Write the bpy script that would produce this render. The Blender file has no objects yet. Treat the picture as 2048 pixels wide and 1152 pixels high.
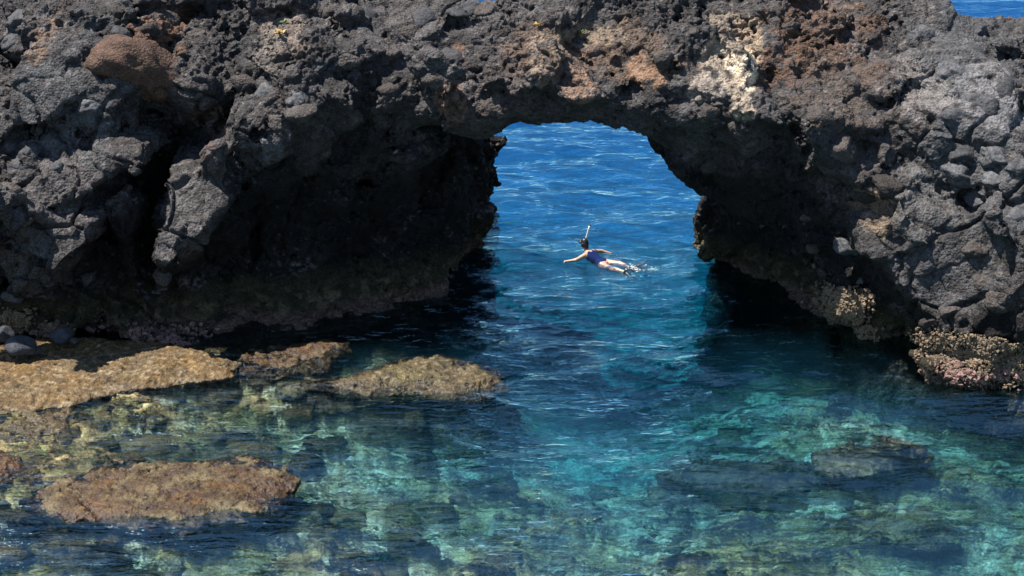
import bpy, math, random, time
import numpy as np
from mathutils import Vector, Matrix, Euler
from mathutils.bvhtree import BVHTree

T0 = time.time()
scene = bpy.context.scene
COL = scene.collection

# ------------------------------------------------------------------ camera
CAM_H, PITCH, FPX = 14.7, math.radians(22.0), 3200.0
cam_data = bpy.data.cameras.new("camera")
cam_data.sensor_width = 36.0
cam_data.lens = 36.0 * FPX / 2048.0
cam_data.clip_start = 0.5
cam_data.clip_end = 20000.0
cam = bpy.data.objects.new("camera", cam_data)
cam.location = (0, 0, CAM_H)
cam.rotation_euler = (math.pi / 2 - PITCH, 0, 0)
COL.objects.link(cam)
scene.camera = cam

# ------------------------------------------------------------------ sky, sun, exposure
SUN_TO = Vector((-0.43, 0.03, 0.90)).normalized()
SUN_EL = math.asin(SUN_TO.z)
world = bpy.data.worlds.new("World")
scene.world = world
world.use_nodes = True
wn = world.node_tree
wn.nodes.clear()
sky = wn.nodes.new("ShaderNodeTexSky")
sky.sky_type = 'NISHITA'
sky.sun_disc = False
sky.sun_elevation = SUN_EL
sky.sun_rotation = math.atan2(SUN_TO.x, SUN_TO.y)
sky.altitude = 0
sky.air_density = 1.0
sky.dust_density = 0.15
sky.ozone_density = 2.5
bg = wn.nodes.new("ShaderNodeBackground")
bg.inputs[1].default_value = 0.088
wo = wn.nodes.new("ShaderNodeOutputWorld")
wn.links.new(sky.outputs[0], bg.inputs[0])
wn.links.new(bg.outputs[0], wo.inputs[0])

sun_data = bpy.data.lights.new("sun", 'SUN')
sun_data.energy = 5.0
sun_data.angle = math.radians(0.53)
sun_data.color = (1.0, 0.95, 0.88)
sun = bpy.data.objects.new("sun", sun_data)
sun.rotation_euler = SUN_TO.to_track_quat('Z', 'Y').to_euler()
sun.location = (0, 30, 40)
COL.objects.link(sun)

scene.view_settings.view_transform = 'Standard'
scene.view_settings.look = 'None'
scene.view_settings.exposure = 1.25
scene.view_settings.gamma = 1.0
scene.view_settings.use_curve_mapping = False
scene.render.engine = 'CYCLES'
scene.cycles.use_denoising = True
scene.cycles.max_bounces = 8
scene.cycles.diffuse_bounces = 3
scene.cycles.glossy_bounces = 3
scene.cycles.transmission_bounces = 4
scene.cycles.transparent_max_bounces = 12
scene.cycles.caustics_reflective = False
scene.cycles.sample_clamp_direct = 1.2
scene.cycles.sample_clamp_indirect = 3.0

# ------------------------------------------------------------------ measuring helpers
CP, SP = math.cos(PITCH), math.sin(PITCH)
def ray(u, v):
    a, b = (u - 1024) / FPX, (576 - v) / FPX
    return a, CP + b * SP, -SP + b * CP
def at_y(u, v, y):                     # point of a sight line at distance y
    a, dy, dz = ray(u, v); t = y / dy
    return a * t, y, CAM_H + t * dz
def at_z(u, v, z=0.0):                 # point of a sight line at height z
    a, dy, dz = ray(u, v); t = (z - CAM_H) / dz
    return a * t, dy * t, z

# ------------------------------------------------------------------ noise
RNG = np.random.RandomState(7)
PERM = RNG.permutation(256).astype(np.int32)
PERM = np.concatenate([PERM, PERM])
GRAD = RNG.normal(size=(256, 3)); GRAD /= np.linalg.norm(GRAD, axis=1)[:, None]
GRAD = (GRAD * 1.5).astype(np.float32)
JIT = RNG.rand(256, 3).astype(np.float32)
RND = RNG.rand(256, 4).astype(np.float32)
def hidx(ix, iy, iz, seed=0):
    return PERM[(PERM[(PERM[(ix + seed * 37) & 255] + iy) & 255] + iz) & 255]
from concurrent.futures import ThreadPoolExecutor
POOL = ThreadPoolExecutor(4)
def chunked(fn):
    def run(p, *a, **k):
        n = len(p)
        if n < 40000: return fn(p, *a, **k)
        parts = list(POOL.map(lambda s: fn(p[s:s + 32768], *a, **k), range(0, n, 32768)))
        if isinstance(parts[0], tuple): return tuple(np.concatenate(x) for x in zip(*parts))
        return np.concatenate(parts)
    return run
@chunked
def perlin(p, scale=1.0, seed=0):
    """p (N,3); scale = size of a feature in metres"""
    q = (p / scale).astype(np.float32) + np.float32(seed * 17.31)
    i = np.floor(q).astype(np.int32); f = q - i
    w = f * f * f * (f * (f * 6 - 15) + 10)
    out = 0
    for dx in (0, 1):
        wx = w[:, 0] if dx else 1 - w[:, 0]
        for dy in (0, 1):
            wy = w[:, 1] if dy else 1 - w[:, 1]
            for dz in (0, 1):
                wz = w[:, 2] if dz else 1 - w[:, 2]
                g = GRAD[hidx(i[:, 0] + dx, i[:, 1] + dy, i[:, 2] + dz, seed)]
                d = g[:, 0] * (f[:, 0] - dx) + g[:, 1] * (f[:, 1] - dy) + g[:, 2] * (f[:, 2] - dz)
                out = out + wx * wy * wz * d
    return out
def fbm(p, scale, octaves=4, seed=0, gain=0.5, mode=None):
    a, s, tot, out = 1.0, scale, 0.0, 0
    for o in range(octaves):
        n = perlin(p, s, seed + o * 3)
        if mode == 'ridge': n = 1 - 2.2 * np.abs(n)
        elif mode == 'billow': n = 2.2 * np.abs(n) - 0.5
        out = out + a * n; tot += a; a *= gain; s *= 0.5
    return out / tot
@chunked
def worley(p, scale, seed=0, flat=False):
    """F1, F2, hash of nearest cell, vector from its centre (in cell units)"""
    q = (p / scale).astype(np.float32) + np.float32(seed * 5.77)
    i = np.floor(q).astype(np.int32)
    n = len(p)
    f1 = np.full(n, 9., np.float32); f2 = np.full(n, 9., np.float32)
    hid = np.zeros(n, np.int32); vec = np.zeros((n, 3), np.float32)
    for dx in (-1, 0, 1):
        for dy in (-1, 0, 1):
            for dz in ((0,) if flat else (-1, 0, 1)):
                c0, c1, c2 = i[:, 0] + dx, i[:, 1] + dy, i[:, 2] + dz
                h = hidx(c0, c1, c2, seed)
                d = q - np.stack([c0, c1, c2], 1) - JIT[h]
                if flat: d[:, 2] = 0
                r = np.einsum('ij,ij->i', d, d)
                near = r < f1
                f2 = np.where(near, f1, np.minimum(f2, r))
                f1 = np.where(near, r, f1)
                hid = np.where(near, h, hid)
                vec[near] = d[near]
    return np.sqrt(f1), np.sqrt(f2), hid, vec
def facets(p, scale, seed=0, tilt=0.9, crack=0.25, wid=0.12, flat=False):
    """broken-block relief: every cell a tilted face at its own level, a groove between cells"""
    f1, f2, h, vec = worley(p, scale, seed, flat)
    t = (RND[h, :3] - 0.5) * 2 * tilt
    lev = RND[h, 3] - 0.5
    out = lev + (t * vec).sum(1) - crack * np.exp(-((f2 - f1) / wid) ** 2)
    return out * scale, h, f2 - f1
def sstep(a, b, x):
    t = np.clip((x - a) / (b - a), 0, 1); return t * t * (3 - 2 * t)
def smax(a, b, k):
    h = np.clip(0.5 + 0.5 * (a - b) / k, 0, 1); return b + (a - b) * h + k * h * (1 - h)
def smin(a, b, k): return -smax(-a, -b, k)

# ------------------------------------------------------------------ meshes from fields
def surface_nets(f, org, h):
    f = f.astype(np.float32)
    ins = f < 0
    nx, ny, nz = f.shape
    c = np.zeros((nx - 1, ny - 1, nz - 1), np.uint8)
    for dx in (0, 1):
        for dy in (0, 1):
            for dz in (0, 1):
                c += ins[dx:nx - 1 + dx, dy:ny - 1 + dy, dz:nz - 1 + dz]
    act = (c > 0) & (c < 8)
    idx = np.full(c.shape, -1, np.int32)
    cells = np.argwhere(act)
    idx[act] = np.arange(len(cells))
    acc = np.zeros((len(cells), 3), np.float32); cnt = np.zeros(len(cells), np.float32)
    cor = [(0,0,0),(1,0,0),(0,1,0),(1,1,0),(0,0,1),(1,0,1),(0,1,1),(1,1,1)]
    edges = [(0,1),(2,3),(4,5),(6,7),(0,2),(1,3),(4,6),(5,7),(0,4),(1,5),(2,6),(3,7)]
    val = [f[cells[:, 0] + a, cells[:, 1] + b, cells[:, 2] + d] for a, b, d in cor]
    for a, b in edges:
        fa, fb = val[a], val[b]
        m = (fa < 0) != (fb < 0)
        t = np.where(m, fa / np.where(fa - fb == 0, 1, fa - fb), 0)
        pa, pb = np.array(cor[a], np.float32), np.array(cor[b], np.float32)
        acc += np.where(m[:, None], pa + t[:, None] * (pb - pa), 0); cnt += m
    verts = (cells + acc / cnt[:, None]) * h + np.array(org, np.float32)
    quads = []
    for ax in range(3):
        sl0 = [slice(1, -1)] * 3; sl1 = [slice(1, -1)] * 3
        sl0[ax] = slice(0, -1); sl1[ax] = slice(1, None)
        a, b = ins[tuple(sl0)], ins[tuple(sl1)]
        e = np.argwhere(a != b)
        sgn = a[tuple(e.T)]
        off = np.ones(3, int); off[ax] = 0
        base = e + off
        o1, o2 = (ax + 1) % 3, (ax + 2) % 3
        def cell(d1, d2):
            k = base.copy(); k[:, o1] -= d1; k[:, o2] -= d2
            return idx[k[:, 0], k[:, 1], k[:, 2]]
        q = np.stack([cell(1, 1), cell(0, 1), cell(0, 0), cell(1, 0)], 1)
        q[~sgn] = q[~sgn][:, ::-1]
        quads.append(q)
    q = np.concatenate(quads)
    q = q[(q >= 0).all(1)]
    return verts, q
def subdivide(v, q):
    e = np.concatenate([q[:, [0, 1]], q[:, [1, 2]], q[:, [2, 3]], q[:, [3, 0]]])
    es = np.sort(e, 1).astype(np.int64)
    key = es[:, 0] * (len(v) + 1) + es[:, 1]
    uk, first, inv = np.unique(key, return_index=True, return_inverse=True)
    mid = (v[es[first, 0]] + v[es[first, 1]]) / 2
    cen = v[q].mean(1)
    n, m, k = len(v), len(mid), len(q)
    em = inv.reshape(4, k) + n
    c = np.arange(k) + n + m
    nq = np.concatenate([np.stack([q[:, 0], em[0], c, em[3]], 1), np.stack([em[0], q[:, 1], em[1], c], 1),
                         np.stack([c, em[1], q[:, 2], em[2]], 1), np.stack([em[3], c, em[2], q[:, 3]], 1)])
    return np.concatenate([v, mid, cen]), nq
def smooth(v, q, it=1, lam=0.5):
    n = len(v)
    for _ in range(it):
        acc = np.zeros((n, 3)); cnt = np.zeros(n)
        for k in range(4):
            a, b = q[:, k], q[:, (k + 1) % 4]
            for x in range(3):
                acc[:, x] += np.bincount(a, v[b, x], n) + np.bincount(b, v[a, x], n)
            cnt += np.bincount(a, minlength=n) + np.bincount(b, minlength=n)
        cnt = np.maximum(cnt, 1)
        v = v + lam * (acc / cnt[:, None] - v)
    return v
def normals(v, q):
    fn = np.cross(v[q[:, 2]] - v[q[:, 0]], v[q[:, 3]] - v[q[:, 1]])
    out = np.zeros_like(v, dtype=np.float64)
    for k in range(4):
        for x in range(3):
            out[:, x] += np.bincount(q[:, k], fn[:, x], len(v))
    return out / np.maximum(np.linalg.norm(out, axis=1), 1e-12)[:, None]
def np_mesh(name, v, q, mat, tint=None, rough=None, smooth_shade=True):
    me = bpy.data.meshes.new(name)
    v = np.ascontiguousarray(v, np.float32); q = np.ascontiguousarray(q, np.int32)
    k = q.shape[1]
    me.vertices.add(len(v)); me.vertices.foreach_set('co', v.ravel())
    me.loops.add(q.size); me.loops.foreach_set('vertex_index', q.ravel())
    me.polygons.add(len(q)); me.polygons.foreach_set('loop_start', np.arange(0, q.size, k, dtype=np.int32))
    me.polygons.foreach_set('use_smooth', np.full(len(q), smooth_shade, bool))
    me.update(calc_edges=True)
    if tint is not None:
        a = me.attributes.new('tint', 'FLOAT_COLOR', 'POINT')
        c = np.ones((len(v), 4), np.float32); c[:, :3] = tint
        if rough is not None: c[:, 3] = rough
        a.data.foreach_set('color', c.ravel())
    me.materials.append(mat)
    return me
def link(name, data, parent=None, **props):
    o = bpy.data.objects.new(name, data); COL.objects.link(o)
    if parent is not None: o.parent = parent
    for k, val in props.items(): o[k] = val
    return o

# ------------------------------------------------------------------ materials
def mat_new(name):
    m = bpy.data.materials.new(name); m.use_nodes = True
    nt = m.node_tree; nt.nodes.clear()
    out = nt.nodes.new('ShaderNodeOutputMaterial')
    return m, nt, out
def N(nt, t, **kw):
    n = nt.nodes.new(t)
    for k, val in kw.items():
        if k.startswith('i_'):
            key = k[2:]
            n.inputs[int(key) if key.isdigit() else key.replace('_', ' ')].default_value = val
        else: setattr(n, k, val)
    return n
def simple_mat(name, col, rough=0.5, **kw):
    m, nt, out = mat_new(name)
    b = N(nt, 'ShaderNodeBsdfPrincipled', i_Base_Color=(*col, 1), i_Roughness=rough)
    nz = N(nt, 'ShaderNodeTexNoise', i_Scale=kw.get('scale', 40.0), i_Detail=3.0)
    mx = N(nt, 'ShaderNodeMix', data_type='RGBA', blend_type='MULTIPLY')
    mx.inputs[0].default_value = kw.get('var', 0.35)
    mx.inputs[6].default_value = (*col, 1)
    nt.links.new(nz.outputs[0], mx.inputs[7]); nt.links.new(mx.outputs[2], b.inputs['Base Color'])
    nt.links.new(b.outputs[0], out.inputs[0])
    return m
def rock_mat(name, fine=22.0, bump=0.03, objvar=False, spec=0.15, base=None):
    """colour from the surface's own stains, broken up by mineral grain and small pores"""
    m, nt, out = mat_new(name)
    L = nt.links.new
    geo = N(nt, 'ShaderNodeNewGeometry')
    if base is None:
        at = N(nt, 'ShaderNodeAttribute', attribute_name='tint'); col = at.outputs['Color']
    else:
        rgb = N(nt, 'ShaderNodeRGB'); rgb.outputs[0].default_value = (*base, 1); col = rgb.outputs[0]
    vec = geo.outputs['Position']
    n1 = N(nt, 'ShaderNodeTexNoise', i_Scale=fine, i_Detail=6.0, i_Roughness=0.7); L(vec, n1.inputs['Vector'])
    n2 = N(nt, 'ShaderNodeTexNoise', i_Scale=4.2, i_Detail=5.0, i_Roughness=0.65); L(vec, n2.inputs['Vector'])
    r1 = N(nt, 'ShaderNodeMapRange', i_From_Min=0.3, i_From_Max=0.7, i_To_Min=0.35, i_To_Max=1.75); L(n1.outputs[0], r1.inputs[0])
    r2 = N(nt, 'ShaderNodeMapRange', i_From_Min=0.3, i_From_Max=0.7, i_To_Min=0.6, i_To_Max=1.4); L(n2.outputs[0], r2.inputs[0])
    mu = N(nt, 'ShaderNodeMath', operation='MULTIPLY'); L(r1.outputs[0], mu.inputs[0]); L(r2.outputs[0], mu.inputs[1])
    fac = mu.outputs[0]
    if objvar:
        oi = N(nt, 'ShaderNodeObjectInfo')
        r3 = N(nt, 'ShaderNodeMapRange', i_To_Min=0.65, i_To_Max=1.35); L(oi.outputs['Random'], r3.inputs[0])
        m2 = N(nt, 'ShaderNodeMath', operation='MULTIPLY'); L(fac, m2.inputs[0]); L(r3.outputs[0], m2.inputs[1]); fac = m2.outputs[0]
    sc = N(nt, 'ShaderNodeVectorMath', operation='SCALE'); L(col, sc.inputs[0]); L(fac, sc.inputs['Scale'])
    b = N(nt, 'ShaderNodeBsdfPrincipled', i_Roughness=0.8)
    b.inputs['Specular IOR Level'].default_value = spec
    L(sc.outputs[0], b.inputs['Base Color'])
    if base is None:
        # wetness in the tint's alpha
        wr = N(nt, 'ShaderNodeMapRange', i_To_Min=0.25, i_To_Max=0.85); L(at.outputs['Alpha'], wr.inputs[0]); L(wr.outputs[0], b.inputs['Roughness'])
    n3 = N(nt, 'ShaderNodeTexNoise', i_Scale=fine * 0.9, i_Detail=5.0, i_Roughness=0.75); L(vec, n3.inputs['Vector'])
    vo = N(nt, 'ShaderNodeTexVoronoi', i_Scale=fine * 0.8); L(vec, vo.inputs['Vector'])
    ad = N(nt, 'ShaderNodeMath', operation='ADD'); L(n3.outputs[0], ad.inputs[0]); L(vo.outputs['Distance'], ad.inputs[1])
    bp = N(nt, 'ShaderNodeBump', i_Strength=0.8, i_Distance=bump); L(ad.outputs[0], bp.inputs['Height']); L(bp.outputs[0], b.inputs['Normal'])
    L(b.outputs[0], out.inputs[0])
    return m
M_LAVA = rock_mat('lava_rock', bump=0.05)
M_REEF = rock_mat('reef_rock', fine=26.0, bump=0.02, spec=0.3)
M_BED = rock_mat('seabed_rock', fine=20.0, bump=0.05)
M_BOULDER = rock_mat('grey_basalt', objvar=True, base=(0.052, 0.052, 0.054), fine=20, bump=0.015)
M_BOULDER_BROWN = rock_mat('brown_basalt', objvar=True, base=(0.048, 0.041, 0.037), fine=24, bump=0.03)
M_BOULDER_RUST = rock_mat('rusty_scoria', base=(0.075, 0.046, 0.033), fine=24, bump=0.03)
M_BARN = rock_mat('barnacle_tan', objvar=False, base=(0.145, 0.108, 0.072), fine=30, bump=0.02)
M_BARN_PINK = rock_mat('coralline_pink', objvar=False, base=(0.17, 0.105, 0.088), fine=30, bump=0.02)

# ------------------------------------------------------------------ the sea
def axis(lo, hi, step, far, grow=1.35):
    a = list(np.arange(lo, hi + step / 2, step)); s = step
    while a[-1] < far: s *= grow; a.append(a[-1] + s)
    s = step
    while a[0] > -far: s *= grow; a.insert(0, a[0] - s)
    return np.array(a)
def grid_mesh(xs, ys):
    X, Y = np.meshgrid(xs, ys, indexing='ij')
    nx, ny = X.shape
    i = np.arange(nx * ny).reshape(nx, ny)
    q = np.stack([i[:-1, :-1], i[1:, :-1], i[1:, 1:], i[:-1, 1:]], -1).reshape(-1, 4)
    return X.ravel(), Y.ravel(), q, i
def calm(x, y):            # how sheltered the water is: the pool in front of the arch is calmer than the open sea
    open_sea = sstep(36, 46, y)
    pool = 1 - sstep(-4.5, 0.5, x + 0.12 * (y - 30))
    return 0.95 + 0.05 * open_sea - 0.6 * pool * (1 - open_sea) * sstep(25, 28, y)
def waves(x, y):
    rs = np.random.RandomState(3)
    z = np.zeros_like(x)
    warp = perlin(np.stack([x, y, 0 * x], 1), 3.1, 5) * 0.3
    warp2 = perlin(np.stack([x, y, 0 * x + 9], 1), 2.3, 6) * 0.3
    for k in range(64):
        lam = 0.36 * (6.0 / 0.36) ** (rs.rand() ** 1.8)
        th = -math.pi / 2 + rs.normal() * 0.34
        amp = 0.0088 * lam ** 0.85 * (0.6 + 0.8 * rs.rand())
        z += amp * np.sin(2 * math.pi / lam * ((x + warp) * math.cos(th) + (y + warp2) * math.sin(th)) + rs.rand() * 6.28)
    return z
xs = axis(-15, 15, 0.16, 4000); ys = axis(21.5, 70, 0.09, 4000)
X, Y, Q, I = grid_mesh(xs, ys)
near = sstep(400, 60, np.hypot(X, Y - 40))
Z = np.zeros_like(X)
sel = near > 0
Z[sel] = waves(X[sel], Y[sel]) * calm(X[sel], Y[sel]) * near[sel]
V = np.stack([X, Y, Z], 1)
nv = len(V)
ring = np.concatenate([I[:, 0], I[-1, 1:], I[::-1, -1][1:], I[0, ::-1][1:-1]])
low = V[ring].copy(); low[:, 2] = -30.0
V = np.concatenate([V, low])
r2 = np.arange(len(ring)) + nv
side = np.stack([ring, r2, np.roll(r2, -1), np.roll(ring, -1)], 1)
cs = [int(nv + np.where(ring == c)[0][0]) for c in (I[0, 0], I[-1, 0], I[-1, -1], I[0, -1])]
# floor of the water body as a fan of quads so the volume is closed
M_WATER, nt, out = mat_new('sea_water')
L = nt.links.new
tc = N(nt, 'ShaderNodeNewGeometry')
mp = N(nt, 'ShaderNodeMapping'); mp.inputs['Scale'].default_value = (0.42, 1.8, 1.0); L(tc.outputs['Position'], mp.inputs[0])
w1 = N(nt, 'ShaderNodeTexNoise', i_Scale=3.2, i_Detail=3.0, i_Roughness=0.55); L(mp.outputs[0], w1.inputs['Vector'])
bp = N(nt, 'ShaderNodeBump', i_Strength=1.0, i_Distance=0.10); L(w1.outputs[0], bp.inputs['Height'])
fr = N(nt, 'ShaderNodeFresnel', i_IOR=2.0); L(bp.outputs[0], fr.inputs['Normal'])
gl = N(nt, 'ShaderNodeBsdfGlossy', i_Roughness=0.04, i_Color=(0.6, 0.92, 1.0, 1.0)); L(bp.outputs[0], gl.inputs['Normal'])
t0 = N(nt, 'ShaderNodeBsdfTransparent')
rf_ = N(nt, 'ShaderNodeBsdfRefraction', i_IOR=1.09, i_Roughness=0.0); L(bp.outputs[0], rf_.inputs['Normal'])
tr = N(nt, 'ShaderNodeMixShader', i_0=0.3); L(t0.outputs[0], tr.inputs[1]); L(rf_.outputs[0], tr.inputs[2])
mx = N(nt, 'ShaderNodeMixShader'); L(fr.outputs[0], mx.inputs[0]); L(tr.outputs[0], mx.inputs[1]); L(gl.outputs[0], mx.inputs[2])
L(mx.outputs[0], out.inputs['Surface'])
ab = N(nt, 'ShaderNodeVolumeAbsorption', i_Density=1.0)
WABS = (0.42, 0.100, 0.022)
ab.inputs['Density'].default_value = 0.5
ab.inputs['Color'].default_value = (1 - WABS[0] / 0.5, 1 - WABS[1] / 0.5, 1 - WABS[2] / 0.5, 1)
vs_ = N(nt, 'ShaderNodeVolumeScatter', i_Density=0.038, i_Color=(0.12, 0.62, 1.0, 1.0))
av = N(nt, 'ShaderNodeAddShader'); L(ab.outputs[0], av.inputs[0]); L(vs_.outputs[0], av.inputs[1])
L(av.outputs[0], out.inputs['Volume'])
corner_quad = np.array([[cs[0], cs[3], cs[2], cs[1]]])
# bottom: one n-gon is simplest, built from the ring
me = bpy.data.meshes.new('sea')
nq = len(Q) + len(side)
allq = np.concatenate([Q, side]).astype(np.int32)
me.vertices.add(len(V)); me.vertices.foreach_set('co', V.astype(np.float32).ravel())
me.loops.add(allq.size + len(ring))
me.loops.foreach_set('vertex_index', np.concatenate([allq.ravel(), r2[::-1].astype(np.int32)]))
me.polygons.add(nq + 1)
me.polygons.foreach_set('loop_start', np.concatenate([np.arange(0, allq.size, 4), [allq.size]]).astype(np.int32))
me.polygons.foreach_set('use_smooth', np.concatenate([np.ones(len(Q), bool), np.zeros(len(side) + 1, bool)]))
me.update(calc_edges=True); me.validate()
me.materials.append(M_WATER)
link('sea', me, kind='structure', label='clear blue green sea water rippling through the arch')
print('sea', round(time.time() - T0, 1))

# ------------------------------------------------------------------ RBF helper
def rbf(pts, vals, Qp, lin=True, reg=1e-3):
    P = np.array(pts, float); val = np.array(vals, float); n = len(P)
    A = np.linalg.norm(P[:, None] - P[None], axis=2); A[np.arange(n), np.arange(n)] -= reg
    B = np.concatenate([np.ones((n, 1)), P], 1)
    S = np.zeros((n + 3, n + 3)); S[:n, :n] = A; S[:n, n:] = B; S[n:, :n] = B.T
    w = np.linalg.solve(S, np.concatenate([val, np.zeros(3)]))
    out = np.zeros(len(Qp))
    for s in range(0, len(Qp), 20000):
        q = Qp[s:s + 20000]
        D = np.linalg.norm(q[:, None] - P[None], axis=2)
        out[s:s + 20000] = D @ w[:n] + w[n] + q @ w[n + 1:]
    return out

# ------------------------------------------------------------------ seabed
bed_ctrl = [  # u, v, depth
    (-100,1160,.45),(300,1160,.55),(700,1160,.6),(1000,1160,.75),(1400,1160,.8),(1800,1160,1.1),(2150,1160,1.3),
    (-100,1060,.4),(300,1060,.45),(620,1050,.8),(1000,1050,1.0),(1400,1050,1.1),(1800,1050,1.0),(2150,1050,1.2),
    (-100,960,.15),(300,960,.35),(650,960,.85),(1000,960,1.5),(1150,960,2.3),(1300,960,2.2),(1500,960,1.2),(1750,950,.8),(2000,960,1.2),
    (-100,870,.1),(250,880,.22),(500,870,.5),(700,870,.7),(950,870,1.2),(1200,870,3.2),(1450,870,1.7),(1700,870,1.1),(1950,870,1.4),
    (100,800,.1),(400,790,.25),(600,800,.4),(800,800,.8),(1000,800,1.8),(1200,800,3.7),(1450,790,1.9),(1700,790,1.8),(2000,800,1.5),
    (300,730,.1),(430,720,.12),(500,740,.25),(700,735,.4),(900,740,.8),(1050,730,2.5),(1200,720,3.6),(1450,720,2.6),(1650,720,2.0),(1800,750,1.5),
    (300,690,.3),(600,680,1.2),(800,680,2.4),(1000,660,3.2),(1250,640,3.6),(1500,650,3.2),(1600,680,2.2),
    (1150,560,3.9),(1300,560,3.9),(1150,450,4.2),(1350,450,4.2),(1200,330,4.5),(1200,250,4.8),(400,300,4.5),(2000,300,4.5),(200,100,5),(1900,60,5)]
bp_, bd_ = [], []
for u, v, d in bed_ctrl:
    x, y, z = at_z(u, v, -d); bp_.append((x, y)); bd_.append(d)
bp_ += [(-30, 20), (30, 20), (-60, 40), (60, 40), (-60, 100), (0, 100), (60, 100), (0, 10)]
bd_ += [.6, 1.6, 4, 4.5, 5.2, 5.2, 5.2, .8]
xs = axis(-13, 13, 0.085, 4000, 1.3); ys = axis(21, 45, 0.085, 4000, 1.3)
X, Y, Q, I = grid_mesh(xs, ys)
XY = np.stack([X, Y], 1)
R = np.hypot(X, Y - 40)
inb = R < 70
depth = np.full(len(X), 5.2)
depth[inb] = rbf(bp_, bd_, XY[inb]) * (1 - sstep(45, 70, R[inb])) + 5.2 * sstep(45, 70, R[inb])
fine_sel = (np.abs(X) < 18) & (Y > 15) & (Y < 50)
P = np.stack([X, Y, 0 * X], 1)[fine_sel]
sh = sstep(3.5, 0.8, depth[fine_sel])            # rockier in the shallows
fa, hA, gA = facets(P * np.array([1, 1.35, 1]), 0.9, 11, 0.7, 0.25, 0.1, flat=True)
fb, hB, gB = facets(P * np.array([1, 1.3, 1]) + 3, 0.34, 12, 0.8, 0.3, 0.14, flat=True)
fn = fbm(P, 1.7, 5, 21)
f3 = fbm(P, 0.3, 3, 25, mode='ridge')
fpl, hP, gP = facets(P * np.array([1, 1.5, 1]) + 0.4 * np.c_[fn, fn, 0 * fn], 1.5, 13, 0.12, 0.35, 0.05, flat=True)
rel = 0.22 * fpl + 0.14 * fa + 0.26 * fb + 0.25 * fn + 0.03 * f3
depth[fine_sel] = depth[fine_sel] - rel * (0.35 + 0.65 * sh)
depth = np.maximum(depth, 0.03 + 0.04 * np.sin(X * 3 + Y * 2))
tint = np.tile(np.array([0.6, 0.64, 0.66]), (len(X), 1))
rock_c = np.array([0.12, 0.098, 0.05])[None] * (0.6 + 0.9 * RND[hB, 0] ** 2)[:, None] * (0.6 + 0.8 * RND[hA, 1])[:, None] * (1 + 0.8 * f3)[:, None]
rock_c = rock_c * np.array([1.0, 0.98, 0.95])[None] + (RND[hB, 2] > 0.75)[:, None] * np.array([.03, .05, .02])
sand = np.array([0.30, 0.31, 0.23])[None] * (0.55 + 0.8 * RND[hB, 1])[:, None] * (1 + 0.4 * f3)[:, None]
sandy = fbm(P, 2.3, 4, 31) * 1.6 + fbm(P, 0.5, 3, 33) * 0.9
sandy = sstep(-0.12, 0.4, sandy + (depth[fine_sel] - 0.9) * 0.35 - 0.4 * (gB < 0.12))
tint[fine_sel] = 1.5 * (rock_c * (1 - sandy)[:, None] + sand * sandy[:, None])
dm = sstep(0.7, 1.6, depth[fine_sel])[:, None] * 0.55
tint[fine_sel] = tint[fine_sel] * (1 - dm) + np.array([.20, .20, .135]) * dm
V = np.stack([X, Y, -depth], 1)
link('seabed', np_mesh('seabed', V, Q, M_BED, tint, np.ones(len(X))), kind='structure', label='rocky seabed with sandy patches under clear water')
BEDX, BEDY, BEDZ = xs, ys, (-depth).reshape(len(xs), len(ys))
def bed_z(x, y):
    return BEDZ[np.clip(np.searchsorted(BEDX, x), 0, len(BEDX) - 1), np.clip(np.searchsorted(BEDY, y), 0, len(BEDY) - 1)]
print('bed', round(time.time() - T0, 1))

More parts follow.
